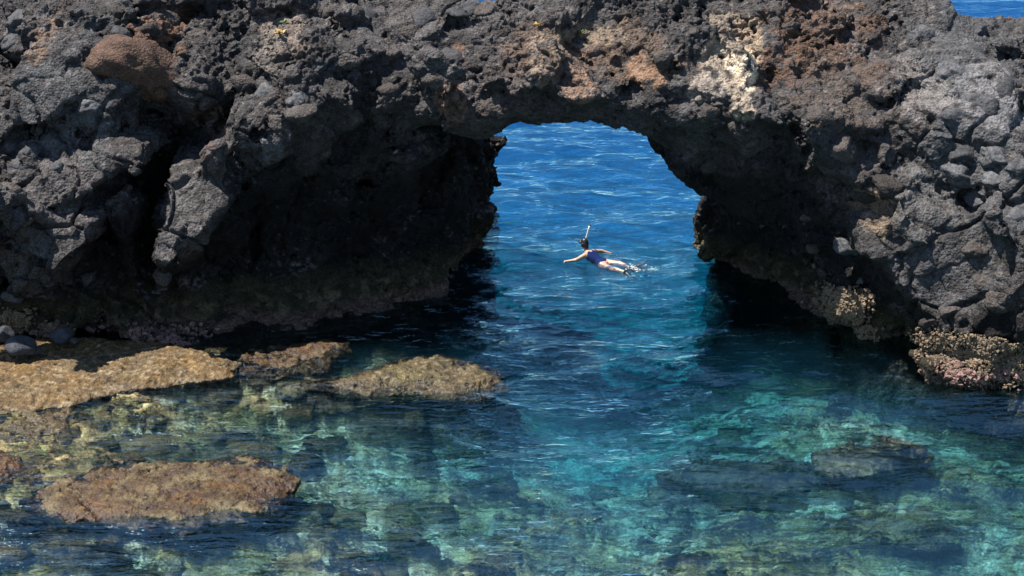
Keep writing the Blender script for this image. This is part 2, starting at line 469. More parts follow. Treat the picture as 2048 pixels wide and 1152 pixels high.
# ------------------------------------------------------------------ the arch: front face as distance over (x, z)
face = [  # u, v, y : control points of the cliff's front face
    (-420,-60,39.3),(-420,130,35.6),(-420,330,34.0),(-420,520,33.6),(-420,700,34.0),(2450,-20,39.5),(2450,130,36.5),(2450,330,34),(2450,520,32.4),(2450,760,31.6),
    (-150,-60,39.3),(100,-60,39),(350,-60,39),(600,-60,39),(850,-60,39),(1100,-60,37.6),(1350,-60,37.6),(1600,-60,38.3),(1850,-30,38.4),(2150,0,38.2),
    (-150,40,36.6),(60,40,36.0),(200,40,36.3),(350,50,36.6),(480,40,36.8),(600,50,36.4),(750,40,36.3),(900,40,36.5),(1050,40,36.2),(1200,50,36.0),(1400,40,36.1),(1600,40,36.6),(1800,30,36.9),(1950,60,36.2),(2150,50,36.4),
    (-150,130,34.8),(30,150,34.7),(110,130,34.4),(260,110,33.9),(400,130,35.0),(540,130,34.5),(700,120,34.5),(850,120,34.4),(1000,130,34.6),(1150,130,34.9),(1300,130,34.8),(1480,130,34.5),(1640,130,34.6),(1780,130,34.5),(1900,130,34.4),(2060,130,34.2),(2150,130,34.3),
    (-150,230,34.0),(40,240,33.7),(140,230,33.6),(210,240,33.9),(300,250,35.2),(390,230,35.0),(480,230,33.3),(580,220,33.0),(640,230,33.1),(720,210,33.4),(820,200,33.7),(900,190,33.8),(1000,190,34.0),(1150,195,34.1),(1300,200,34.0),(1400,230,33.7),(1500,230,33.4),(1600,240,33.3),(1700,230,33.2),(1800,230,33.2),(1900,230,33.2),(2000,230,32.9),(2150,230,33.0),
    (40,330,33.1),(160,330,33.0),(250,310,33.3),(300,340,35.2),(350,340,33.7),(430,320,33.1),(520,300,33.9),(650,290,34.2),(760,270,34.4),(900,270,34.4),(1050,260,34.8),(1200,260,34.8),(1350,300,34.6),(1450,320,34.3),(1550,320,33.9),(1640,300,33.2),(1720,330,32.8),(1800,330,32.8),(1900,320,32.6),(2000,320,32.1),(2150,330,32.0),
    (-100,420,32.4),(40,420,32.4),(130,410,32.2),(200,430,32.9),(260,450,34.9),(310,460,34.9),(350,440,32.7),(430,430,33.0),(520,420,34.6),(650,400,35.2),(800,400,35.9),(1000,400,36),(1300,400,35.1),(1450,420,35),(1550,430,34.8),(1640,420,33.9),(1710,400,32.9),(1800,420,32.3),(1880,430,32.0),(1960,420,32.0),(2060,430,31.4),(2150,430,31.3),
    (-100,520,32.6),(40,520,32.8),(130,520,32.9),(200,530,33.6),(280,540,34.0),(340,510,32.8),(420,520,34.2),(520,520,34.8),(700,520,35.4),(900,520,36.0),(1300,520,35.3),(1500,520,34.8),(1620,520,34.0),(1690,500,33.0),(1770,520,31.8),(1860,520,31.7),(1950,540,31.3),(2060,540,31.0),(2150,540,30.8),
    (-100,600,33.4),(60,600,33.6),(150,600,33.7),(300,600,33.8),(450,600,34.0),(600,600,34.3),(800,600,35.2),(1640,590,33.4),(1690,600,32.5),(1740,600,32.6),(1800,600,32.0),(1880,620,31.5),(1960,620,31.2),(2060,620,30.8),(2150,620,30.7),
    (-100,650,34.0),(60,650,33.8),(200,660,33.5),(330,670,33.3),(430,680,33.3),(600,665,33.8),(1680,670,32.4),(1740,670,33.0),(1810,680,32.7),(1870,700,31.35),(1950,710,30.95),(2060,720,30.65),(2150,720,30.5),
    (200,760,33.4),(430,760,33.3),(1700,760,32.9),(1850,800,31.5),(1950,800,30.9),(2100,830,30.6),(-100,760,33.9)]
H = 0.125
x0, x1, y0, y1, z0, z1 = -15.0, 15.0, 29.2, 44.6, -4.8, 8.6
gx = np.arange(x0, x1, H); gy = np.arange(y0, y1, H); gz = np.arange(z0, z1, H)
fp, fv = [], []
for u, v, y in face:
    x, _, z = at_y(u, v, y); fp.append((x, z)); fv.append(y)
XX, ZZ = np.meshgrid(gx, gz, indexing='ij')
yF = rbf(fp, fv, np.stack([XX.ravel(), ZZ.ravel()], 1), reg=0.02).reshape(XX.shape)
yF = np.maximum(yF, 29.9)
# grooves and chasms along polylines (u, v, y): width m, depth m
def carve(field, line, w, d):
    pts = np.array([[at_y(*p)[0], at_y(*p)[2]] for p in line])
    dist = np.full(XX.shape, 99.)
    wob = perlin(np.stack([XX.ravel(), 0 * XX.ravel(), ZZ.ravel()], 1), 0.7, 41).reshape(XX.shape) * 0.22
    for a, b in zip(pts[:-1], pts[1:]):
        ab = b - a; t = np.clip(((XX - a[0]) * ab[0] + (ZZ - a[1]) * ab[1]) / (ab @ ab), 0, 1)
        dist = np.minimum(dist, np.hypot(XX - a[0] - t * ab[0] + wob, ZZ - a[1] - t * ab[1]))
    return field + d * np.exp(-(dist / w) ** 2)
yF = carve(yF, [(450,105,35.4),(440,150,34.7),(425,240,34.2),(350,320,34.3),(310,420,34.3),(300,560,34)], 0.28, 1.1)
yF = carve(yF, [(0,330,33),(95,150,34.5),(120,60,36)], 0.16, 0.6)
yF = carve(yF, [(0,150,34.8),(50,140,34.7),(100,110,35)], 0.22, 0.8)
yF = carve(yF, [(20,480,32.8),(140,360,33),(230,290,33.3)], 0.10, 0.45)
yF = carve(yF, [(650,230,33.2),(680,330,33.8),(740,190,33.8)], 0.25, 0.6)
yF = carve(yF, [(1730,300,33),(1780,360,32.6),(1820,330,32.7)], 0.24, 0.7)
yF = carve(yF, [(1555,170,34),(1580,230,33.4),(1600,330,33.4)], 0.22, 0.7)
yF = carve(yF, [(1950,430,32),(1985,520,31.3),(1930,600,31.4)], 0.18, 0.6)
yF = carve(yF, [(1890,160,34),(1900,300,32.8),(1860,420,32.2)], 0.10, 0.4)
yF = carve(yF, [(1700,430,32.6),(1780,430,32.3)], 0.2, 0.5)
yF = carve(yF, [(1735,520,32),(1730,600,32.4)], 0.16, 0.5)
def poly_sdf(P, poly):
    d = np.full(len(P), 1e9); ins = np.zeros(len(P), bool)
    n = len(poly)
    for i in range(n):
        a, b = poly[i], poly[(i + 1) % n]
        ab = b - a; w = P - a
        t = np.clip((w @ ab) / (ab @ ab), 0, 1)
        d = np.minimum(d, ((w - t[:, None] * ab) ** 2).sum(1))
        c = ((a[1] > P[:, 1]) != (b[1] > P[:, 1])) & (P[:, 0] < (b[0] - a[0]) * (P[:, 1] - a[1]) / (b[1] - a[1] + 1e-12) + a[0])
        ins ^= c
    return np.where(ins, -1, 1) * np.sqrt(d)
SLABS = [
    [(60,80,35.0),(110,95,34.8),(160,150,34.3),(165,180,34.1),(120,215,33.7),(85,260,33.4),(20,265,33.4),(30,150,34.3)],
    [(20,400,32.5),(80,350,32.9),(190,290,33.4),(285,300,33.3),(292,340,33.0),(240,355,32.9),(160,405,32.5),(70,435,32.3)],
    [(25,455,32.5),(110,420,32.5),(200,440,32.5),(180,490,32.3),(90,520,32.2),(30,520,32.3)],
    [(330,350,33.6),(370,335,33.7),(440,355,33.4),(475,395,33.1),(430,440,32.8),(395,475,32.6),(335,515,32.4),(318,490,32.6),(326,440,33.0)],
    [(1795,430,32.2),(1830,395,32.6),(1855,360,32.9),(1905,410,32.4),(1935,425,32.2),(1880,455,32.0),(1835,480,31.8),(1800,470,31.9)],
    [(1768,515,32.1),(1830,487,32.0),(1940,428,32.1),(1990,450,31.9),(1995,505,31.7),(1940,600,31.4),(1925,655,31.25),(1870,625,31.5),(1800,590,31.8)],
    [(1718,440,32.6),(1790,438,32.4),(1812,500,31.9),(1765,530,31.8),(1715,520,32.1)],
    [(1895,130,34.2),(1960,125,34.2),(2035,150,33.9),(2045,260,32.8),(1960,270,32.8),(1900,245,33.1)],
    [(1990,300,32.4),(2048,300,32.2),(2080,420,31.4),(2030,480,31.1),(1985,420,31.6)],
    [(455,240,33.4),(500,290,33.5),(560,280,33.6),(585,310,33.8),(520,350,34.0),(460,320,33.8)]]
SM = np.zeros(XX.shape)
for sl in SLABS:
    W = np.array([at_y(*p) for p in sl])
    co = np.linalg.lstsq(np.c_[W[:, 0], W[:, 2], np.ones(len(W))], W[:, 1], rcond=None)[0]
    G2 = np.stack([XX.ravel(), ZZ.ravel()], 1)
    wv = perlin(np.c_[G2, 0 * G2[:, 0]], 0.6, 43) * 0.12
    m = sstep(0.07, -0.05, poly_sdf(G2, W[:, [0, 2]]) + wv).reshape(XX.shape)
    yF = yF * (1 - m) + (co[0] * XX + co[1] * ZZ + co[2] - 0.12) * m
    SM = np.maximum(SM, m)
def slab_at(p):
    ix = np.clip(((p[:, 0] - x0) / H).round().astype(int), 0, len(gx) - 1); iz = np.clip(((p[:, 2] - z0) / H).round().astype(int), 0, len(gz) - 1)
    return SM[ix, iz] * (p[:, 1] < 37)
gF = np.sqrt(1 + np.gradient(yF, H, axis=0) ** 2 + np.gradient(yF, H, axis=1) ** 2)
gF = np.minimum(gF, 3.0)
# back face and crest
span = sstep(-3.6, -2.0, gx) * sstep(7.0, 5.4, gx)
right = sstep(9.6, 11.4, gx)
yB = (44.0 - 0.72 * ZZ) * (1 - span)[:, None] + (36.9 + 0.35 * np.clip(ZZ - 4.5, 0, 9) + 6.0 * sstep(3.3, 1.9, ZZ - 1.3 * sstep(-0.7, -1.3, XX))) * span[:, None]
yB = yB - (right[:, None]) * (1.9 * sstep(3, 6.5, ZZ))
yB = np.minimum(yB, 39.3 + 5 * sstep(7.4, 4.0, ZZ))
yB = yB - 14 * sstep(7.6, 8.3, ZZ) - right[:, None] * 6 * sstep(6.35, 6.9, ZZ)
YY = gy[None, :, None]
f = np.maximum((yF[:, None, :] - YY) / gF[:, None, :], YY - yB[:, None, :])
# tunnel through the rock
yl = np.array([32.0, 33.0, 33.8, 35.3, 38.3, 40, 41.2, 42.0, 42.6, 44]); xl = np.array([-8.5, -6.6, -4.0, -2.5, -0.95, -0.7, -0.45, -0.3, -2, -9])
yr = np.array([32.5, 33.6, 34.6, 35.6, 36.6, 37.4, 39.8, 41.0, 42.0, 44]); xr = np.array([7.5, 7.25, 7.0, 6.6, 5.9, 5.45, 5.45, 6.2, 8.0, 13])
cx = np.array([-9, -7.5, -6.0, -4.2, -2.4, -0.6, 0.4, 1.45, 2.3, 3.15, 3.75, 4.3, 4.7, 5.5, 6.3, 7.1, 8.0])
cz = np.array([-.6, .2, 1.2, 2.3, 3.4, 4.2, 4.48, 4.7, 4.52, 4.08, 3.6, 3.05, 2.6, 2.1, 1.6, 0.9, -.3])
XL = np.interp(gy, yl, xl)[None, :]; XR = np.interp(gy, yr, xr)[None, :]
zc = np.interp(gx, cx, cz)[:, None] + 0.10 * np.clip(gy - 34.7, 0, 9)[None, :] - 0.0 * gx[:, None]
dside = np.maximum(XL - gx[:, None], gx[:, None] - XR) * 0.8
back = sstep(36.5, 41, gy)[None, :]
g = smax(dside[:, :, None] * np.ones(len(gz))[None, None, :], (gz[None, None, :] - zc[:, :, None]) * 0.85, 0.35)
# walls behind the span lean outward with height
f = smax(f, -g, 0.25)
del g
# block relief in a band round the surface
band = np.abs(f) < 0.75
bi = np.argwhere(band)
BP = np.stack([gx[bi[:, 0]], gy[bi[:, 1]], gz[bi[:, 2]]], 1)
rotm = np.array(Euler((0.35, 0.5, 0.3)).to_matrix())
fa, ha, ga = facets(BP @ rotm.T, 1.25, 1, 0.8, 0.2, 0.10)
fb, hb, gb = facets(BP @ rotm.T * np.array([1, 1, 1.2]) + 7, 0.55, 2, 0.8, 0.22, 0.12)
rug = fbm(BP, 1.6, 3, 3)
fm, hm, gm = facets(BP @ rotm.T + 3.3, 2.3, 4, 0.75, 0.12, 0.07)
def slab_zone(p):
    w = perlin(p, 2.0, 91)
    lo = np.maximum(sstep(-4.2, -5.6, p[:, 0] + w), sstep(8.0, 9.2, p[:, 0] + w))
    return lo * sstep(5.9, 5.2, p[:, 2] + 0.8 * w)
zn = slab_zone(BP)
km = (1 - 0.75 * slab_at(BP)) * (1 - 0.7 * sstep(-1.5, -0.6, BP[:, 0]) * sstep(4.6, 3.6, BP[:, 0]) * sstep(3.6, 4.1, BP[:, 2]) * sstep(5.6, 5.1, BP[:, 2]))
f[band] -= km * ((0.24 + 0.18 * zn) * fm + (0.36 - 0.18 * zn) * fa + (0.28 - 0.20 * zn) * fb + (0.22 - 0.10 * zn) * rug)
pk = fbm(BP, 1.5, 2, 93)
f[band] += km * 0.5 * sstep(0.16, 0.5, pk) * sstep(0.4, 1.4, BP[:, 2])
f[0] = f[-1] = 1; f[:, 0] = f[:, -1] = 1; f[:, :, -1] = 1
f[:, :, 0] = 1
v, q = surface_nets(f, (x0, y0, z0), H)
def biggest(v, q):                       # drop loose fragments
    lab = np.arange(len(v))
    while True:
        m = lab[q].min(1); new = lab.copy()
        for k in range(4): np.minimum.at(new, q[:, k], m)
        new = new[new]
        if (new == lab).all(): break
        lab = new
    keep = np.bincount(lab[q[:, 0]], minlength=len(v)).argmax()
    q = q[lab[q[:, 0]] == keep]
    u, inv = np.unique(q, return_inverse=True)
    return v[u], inv.reshape(q.shape)
v, q = biggest(v, q)
v = smooth(v, q, 1, 0.45)
print('nets', len(v), round(time.time() - T0, 1))
# throw away islands? keep; finely divide what faces the channel and the front
fc = v[q].mean(1)
fnorm = np.cross(v[q[:, 2]] - v[q[:, 0]], v[q[:, 3]] - v[q[:, 1]])
fnorm /= np.maximum(np.linalg.norm(fnorm, axis=1), 1e-9)[:, None]
tocam = np.array([0, 0, CAM_H]) - fc; tocam /= np.linalg.norm(tocam, axis=1)[:, None]
bvh = BVHTree.FromPolygons(v.tolist(), q.tolist())
vis = np.zeros(len(q), bool)
cand = np.where((fc[:, 2] > -0.5) & (np.abs(fc[:, 0]) < 0.325 * fc[:, 1] * 1.08 + 0.5))[0]
for ex in (-1.5, 0.0, 1.5):                     # what can be seen from the viewpoint or a step beside it gets fine relief
    eye = Vector((ex, 0, CAM_H + 0.4))
    for k in cand[~vis[cand]]:
        p = Vector(fc[k]); dv = (p - eye); ln = dv.length
        loc, _, _, dist = bvh.ray_cast(eye, dv / ln, ln + 1)
        if loc is None or dist > ln - 0.25: vis[k] = True
for _ in range(1):
    vm = np.zeros(len(v), bool); vm[q[vis].ravel()] = True
    vis = vm[q].any(1)
coarse_q = q[~vis & (fc[:, 2] > -4.2)]; fine_q = q[vis]
edge_v = np.zeros(len(v), bool); edge_v[np.intersect1d(np.unique(coarse_q), np.unique(fine_q))] = True
def compact(v, q, extra=None):
    u, inv = np.unique(q, return_inverse=True)
    return v[u], inv.reshape(q.shape), (None if extra is None else extra[u])
vf, qf, ef = compact(v, fine_q, edge_v)
hold = ef.astype(float)
v4 = np.concatenate([vf, hold[:, None]], 1)
for _ in range(2):
    v4, qf = subdivide(v4, qf)
    v4[:, :3] = smooth(v4[:, :3], qf, 1, 0.3) * (1 - (v4[:, 3] > 0.99))[:, None] + v4[:, :3] * (v4[:, 3] > 0.99)[:, None]
vf, hold = v4[:, :3], np.clip(v4[:, 3], 0, 1)
nf = normals(vf, qf)
print('fine', len(vf), round(time.time() - T0, 1))

# ---- surface character in world space: (u, v, y guess, half-width m, half-height m)
def blob(p, u, vv, y, rx, rz, soft=0.6, wob=None):
    x, _, z = at_y(u, vv, y)
    d = np.sqrt(((p[:, 0] - x) / rx) ** 2 + ((p[:, 2] - z) / rz) ** 2)
    if wob is not None: d = d + wob
    return sstep(1 + soft * 0.5, 1 - soft * 0.5, d)
def smoothness(p):
    w = perlin(p, 0.8, 51) * 0.5
    s = np.zeros(len(p))
    for b in [(110,250,33.8,0.9,1.7),(130,400,32.7,1.2,0.7),(60,540,32.8,0.9,0.7),(375,420,33.2,0.65,0.9),
              (1930,130,34.4,0.7,1.0),(1970,300,32.4,1.2,1.6),(1850,420,32.2,1.0,0.7),(1880,520,31.6,1.2,0.9),(2040,500,31,0.9,1.4),
              (1740,440,32.5,0.6,0.6),(730,40,36.3,0.7,0.5),(1250,110,35.3,1.6,0.25),(900,30,36.5,0.8,0.4)]:
        s = np.maximum(s, blob(p, *b, wob=w))
    return s
def relief(p, n):
    """metres of displacement along the normal"""
    s = smoothness(p)
    g1, g2, hg, _ = worley(p @ rotm.T + 0.25 * np.stack([perlin(p, 0.9, 55), perlin(p, 0.9, 56), perlin(p, 0.9, 57)], 1), 1.7, 58)
    s = np.maximum(s, slab_at(p))
    s_own = s.copy()
    zn = slab_zone(p)
    s = np.maximum(s, 0.85 * (RND[hg, 2] > 0.88 - 0.6 * zn) * sstep(0.0, 0.08, g2 - g1))
    calmz = np.clip(0.62 + 0.9 * fbm(p, 1.7, 2, 59), 0.25, 1.15)
    r = (1 - 0.82 * s) * calmz * (1 - 0.55 * sstep(-0.1, -0.5, n[:, 2]))
    base = np.stack([p[:, 0], p[:, 1], p[:, 2]], 1)
    wq = base + 0.12 * np.stack([perlin(base, 0.5, 61), perlin(base, 0.5, 62), perlin(base, 0.5, 63)], 1)
    clump = fbm(wq, 0.42, 4, 64, 0.55, 'billow')
    cl, hc, gc = facets(wq @ rotm.T, 0.21, 65, 0.7, 0.3, 0.16)
    f1, f2, hp, _ = worley(wq, 0.16, 66)
    pit = -sstep(0.5, 0.1, f1) * (RND[hp, 0] > 0.45)
    fine = fbm(wq, 0.11, 2, 67)
    crag = fbm(base, 1.1, 2, 68)
    under = sstep(1.0, 0.4, p[:, 2])
    d = r * (0.21 * clump + 0.36 * cl + 0.12 * pit + 0.065 * fine) + 0.10 * crag
    # smooth slabs carry shallow joints instead
    fj, hj, gj = facets(base @ rotm.T * np.array([1.0, 1.6, 0.8]), 0.7, 69, 0.35, 0.25, 0.05)
    d += s * (0.20 * fj + 0.02 * fine) - 0.16 * (0.3 + 0.7 * zn) * np.exp(-((g2 - g1) / 0.04) ** 2)
    return d, s, s_own, hc, pit, clump
def stain_shade(p, s, hc, pit, clump, n):
    w1 = fbm(p, 0.9, 4, 71); w2 = fbm(p, 2.4, 3, 72); w3 = fbm(p, 0.25, 3, 73)
    c = np.array([0.062, 0.057, 0.056])[None] * (1.0 + 0.9 * w1[:, None]) * (0.75 + 0.5 * RND[hc, 1])[:, None]
    c = c + np.clip(w2, 0, 1)[:, None] * np.array([0.040, 0.022, 0.013])
    def mixc(c, m, col): return c * (1 - m)[:, None] + np.array(col)[None] * m[:, None]
    wob = w1 * 0.9 + w3 * 0.5
    jitter = (0.75 + 0.7 * np.clip(w3 + 0.4, 0, 1))
    for u, v_, y, rx, rz, col, k in [
        (120,280,33.6,1.1,1.9,(.10,.10,.10),.8),(130,400,32.7,1.2,.8,(.105,.092,.088),.8),(60,500,32.8,1.,.9,(.10,.092,.09),.7),
        (375,430,33.2,.7,.9,(.13,.12,.115),.9),(400,290,33.5,.5,.4,(.15,.10,.08),.7),
        (1960,260,32.9,1.3,2.0,(.095,.097,.10),.8),(1960,80,35.5,1.0,.8,(.075,.075,.078),.8),(1850,420,32.2,1.0,.7,(.13,.125,.12),.8),(1890,540,31.5,1.3,.9,(.115,.11,.11),.8),
        (1750,430,32.4,.5,.5,(.26,.19,.13),.8),(1200,110,35.2,2.4,.55,(.135,.095,.070),.8),(1170,60,36.4,.9,.25,(.26,.20,.14),.6),
        (1640,70,36,1.5,.7,(.125,.075,.05),.7),(1560,140,34.6,.9,.5,(.13,.075,.05),.6),(1700,200,33.6,1.2,.6,(.11,.085,.07),.6),
        (1450,60,35.8,.45,.3,(.30,.24,.18),.7),(1430,110,35,.4,.35,(.4,.33,.26),.75),(1490,140,34.3,.34,.42,(.75,.60,.42),1.),(1510,90,35,.32,.4,(.42,.31,.21),.7),(1400,180,34.2,.5,.3,(.36,.30,.25),.7),(1480,190,33.8,.3,.4,(.45,.36,.27),.7),
        (1300,150,34.5,.5,.3,(.30,.17,.10),.6),(1150,160,34.5,.4,.35,(.30,.19,.13),.7),(1080,130,34.7,.3,.4,(.33,.25,.19),.6),
        (900,200,33.8,.35,.6,(.20,.12,.085),.7),(570,55,36.4,.6,.3,(.26,.20,.16),.6),(530,120,34.7,.35,.4,(.20,.17,.14),.6),
        (265,130,33.9,.7,.6,(.17,.095,.06),.7),(100,60,35.8,.35,.4,(.22,.14,.09),.6),(1840,190,33.8,.6,.5,(.24,.215,.20),.6),(1990,200,33.5,.8,.6,(.22,.21,.21),.6),
        (530,300,33.6,.5,.4,(.14,.14,.15),.7),(1550,460,34.2,1.2,.8,(.085,.078,.078),.6),(880,20,36.8,2.0,.4,(.11,.10,.095),.6)]:
        m = k * sstep(0.30, 0.55, blob(p, u, v_, y, rx, rz, 0.9, wob) * (0.62 + 1.0 * w3 + 0.35 * clump)) * np.minimum(jitter, 1.0)
        c = mixc(c, np.clip(m, 0, 1), col)
    # shade painted into the lower cliff's colour, on top of blacker wave-washed basalt
    c = c * (1 - 0.78 * sstep(4.4, 3.0, p[:, 2] + 0.8 * w2 + 0.3 * w1) * (1 - 0.75 * s))[:, None]
    # lichen and salt speckle on the sunny upper faces, dark pores
    up = sstep(0.1, 0.7, n[:, 2])
    sp = sstep(0.22, 0.5, fbm(p, 0.13, 2, 75) + 0.25 * w1) * up
    c = mixc(c, sp * 0.55, (.23, .2, .175))
    c = c * (1 + 0.45 * pit)[:, None]
    # tide zone: black and olive turf, a pale barnacle line above it, pinkish crust near the water
    zz = p[:, 2] + 0.28 * w1 + 0.1 * w3
    turf = sstep(1.12, 0.75, zz)
    c = mixc(c, turf * 0.8, (.040, .037, .020))
    line = np.exp(-((zz - 1.12) / 0.13) ** 2) * sstep(0.0, 0.35, fbm(p, 0.12, 2, 76) + 0.12)
    c = mixc(c, line * 0.4 * sstep(-0.1, 0.35, w2 + w1), (.26, .25, .25))
    tan = sstep(0.85, 0.5, zz) * sstep(-0.05, 0.3, w3 + 0.5 * w1)
    c = mixc(c, tan * 0.55, (.17, .135, .08))
    pink = sstep(0.35, 0.1, zz)
    c = mixc(c, pink * 0.6, (.16, .10, .085))
    rough = 1 - 0.55 * sstep(0.45, 0.0, zz)
    return np.clip(c * 0.70, 0.005, 0.9), rough
d, s, s_own, hc, pit, clump = relief(vf, nf)
d = d * sstep(1.0, 0.4, hold)
vf = vf + nf * d[:, None]
nf2 = normals(vf, qf)
tf, rf = stain_shade(vf, s_own, hc, pit, clump, nf2)
print('relief', round(time.time() - T0, 1))
arch = link('rock_arch', None, label='dark volcanic rock arch bridging the channel between two craggy cliffs', category='rock arch')
arch.location = (0, 36, 0)
def arch_child(name, me, **kw):
    o = link(name, me, arch, **kw); o.matrix_parent_inverse = Matrix.Translation((0, -36, 0)); return o
fcx = vf[qf].mean(1)
cutl = -3.0 + 0.5 * np.sin(fcx[:, 2] * 2) ; cutr = 7.3 + 0.5 * np.sin(fcx[:, 2] * 2.3)
for name, m, lab in (('cliff', fcx[:, 0] < cutl, 'craggy dark cliff with a deep shaded chasm'),
                     ('arch_span', (fcx[:, 0] >= cutl) & (fcx[:, 0] < cutr), 'brown rubbly span of the arch over the channel'),
                     ('cliff', fcx[:, 0] >= cutr, 'grey blocky cliff with tan barnacles at the waterline')):
    a, b, _ = compact(vf, qf[m]); u = np.unique(qf[m])
    arch_child(name, np_mesh(name, a, b, M_LAVA, tf[u], rf[u]), label=lab)
vc, qc, _ = compact(v, coarse_q)
nc = normals(vc, qc)
arch_child('seaward_face', np_mesh('seaward_face', vc, qc, M_LAVA, np.tile([.062, .054, .05], (len(vc), 1)), np.ones(len(vc))))
step = 1
def hit(u, vv):
    a, dy, dz = ray(u, vv)
    loc, nor, _, _ = bvh.ray_cast(Vector((0, 0, CAM_H)), Vector((a, dy, dz)).normalized())
    return loc, nor
print('arch', round(time.time() - T0, 1))

# ------------------------------------------------------------------ boulders
def ico(sub):
    import bmesh
    bm = bmesh.new(); bmesh.ops.create_icosphere(bm, subdivisions=sub, radius=1.0)
    v = np.array([p.co[:] for p in bm.verts]); t = np.array([[w.index for w in fc.verts] for fc in bm.faces])
    bm.free(); return v, t
IV, IT = ico(4)
def boulder_mesh(name, seed, mat, cuts=7, rough=0.05, round_=0.5, pits=0.0):
    rs = np.random.RandomState(seed)
    p = IV.copy()
    r = np.ones(len(p))
    for _ in range(cuts):
        n = rs.normal(size=3); n /= np.linalg.norm(n)
        dd = 0.62 + 0.3 * rs.rand()
        c = p @ n
        r = smin(r, np.where(c > 0.05, dd / np.maximum(c, 0.05), 9.0), 0.02 + 0.14 * round_)
    p = p * r[:, None]
    off = seed * 3.7
    p = p + IV * (fbm(p + off, 0.8, 4, seed % 9) * rough * 3.0 + fbm(p + off, 0.28, 3, seed % 7) * rough)[:, None]
    if pits:
        f1, f2, h, _ = worley(p + off, 0.3, seed % 5)
        p = p - IV * (pits * sstep(0.5, 0.1, f1) * (RND[h, 0] > 0.4))[:, None]
        p = p + IV * (pits * 1.5 * fbm(p + off, 0.35, 3, 4, mode='billow'))[:, None]
    return np_mesh(name, p, IT, mat)
B_GREY = [boulder_mesh('boulder', 100 + i, M_BOULDER, 8 + i, 0.10, 0.12 + 0.06 * i, 0.04) for i in range(5)]
B_BROWN = [boulder_mesh('boulder', 200 + i, M_BOULDER_BROWN, 7 + i, 0.07, 0.4, 0.05) for i in range(4)]
B_RUST = boulder_mesh('boulder', 303, M_BOULDER_RUST, 15, 0.13, 0.03, 0.07)
rnd = random.Random(5)
PXM = 85.0
def place(me, u, vv, rpx, sink=0.35, asp=(1.0, 0.9, 0.75), tilt=None, name='boulder', parent=True, **kw):
    loc, nor = hit(u, vv)
    if loc is None: return None
    r = rpx / PXM
    loc = loc - nor * r * sink
    o = link(name, me, None, **kw)
    if parent:
        o.parent = arch; o.matrix_parent_inverse = Matrix.Translation((0, -36, 0))
    o.location = loc
    o.rotation_euler = (rnd.uniform(-.4, .4), tilt if tilt is not None else rnd.uniform(-.5, .5), rnd.uniform(0, 6.28))
    o.scale = (r * asp[0], r * asp[1], r * asp[2])
    return o
# embedded blocks that stand out singly on the cliff: u, v, radius px, kind
blocks = [(1885,75,27,0),(1938,98,36,0),(1900,130,32,0),(1850,62,24,0),(1862,108,22,0),(1960,60,22,0),(1925,310,33,0),(1912,355,34,0),(1990,300,32,0),
    (1835,110,18,0),(1905,235,26,0),(1960,210,36,0),(2020,240,30,0),(1880,270,20,0),(1985,355,28,0),(2020,160,34,0),(1950,395,26,0),(2030,330,30,0),
    (1760,375,30,1),(1735,400,26,1),(1690,290,34,1),(1660,340,26,1),(1640,240,26,1),(1610,435,14,1),(1420,335,16,1),(1430,230,24,1),(1700,160,22,1),
    (40,35,40,0),(15,80,26,0),(10,190,34,0),(180,210,22,0),(235,20,24,1),(150,20,26,1),(330,30,28,1),(390,60,26,1),(300,60,22,1),
    (475,90,18,0),(480,160,28,1),(530,175,24,0),(595,190,22,0),(640,130,18,0),(590,230,26,1),(560,250,22,1),(630,265,18,1),
    (700,250,26,1),(770,175,26,1),(870,160,24,1),(905,110,34,0),(940,130,26,1),(830,60,22,1),(965,20,30,1),(1000,60,18,1),(730,35,52,0),(845,30,34,0),(920,25,40,0),
    (660,20,22,1),(700,110,26,1),(790,105,20,1),(1270,95,18,1),(1330,110,20,1),(1380,60,16,1),(1590,50,18,1),(1500,30,18,1),(1740,60,22,1),(1780,150,22,1),
    (330,560,18,1),(175,555,24,1),(20,595,24,0),(40,330,24,0),(70,300,20,0),(20,300,20,0),(110,330,18,0),(30,380,22,1),(280,370,20,1),(410,300,20,1),(455,300,18,1),
    (1650,520,20,1),(1690,480,24,0),(1620,500,16,1),(1720,560,20,0),(1960,560,24,1),(1990,600,26,1),(1950,490,26,1),(2030,430,28,0),(1900,620,20,1),(1860,650,22,1)]
for i, (u, vv, r, k) in enumerate(blocks):
    a = (rnd.uniform(.9, 1.3), rnd.uniform(.8, 1.1), rnd.uniform(.6, .95))
    place(rnd.choice(B_BROWN if k else B_GREY), u, vv, r * 1.1, 0.55, a)
place(B_RUST, 262, 135, 76, 0.62, (1.2, .95, .8), label='rusty brown boulder bulging from the cliff')
# loose stones: things of their own
place(B_GREY[1], 232, 72, 30, -0.35, (1.0, .9, .8), 0.2, 'loose_stone', False, label='grey angular stone perched on top of the rusty brown boulder', category='stone')
print('boulders', round(time.time() - T0, 1))

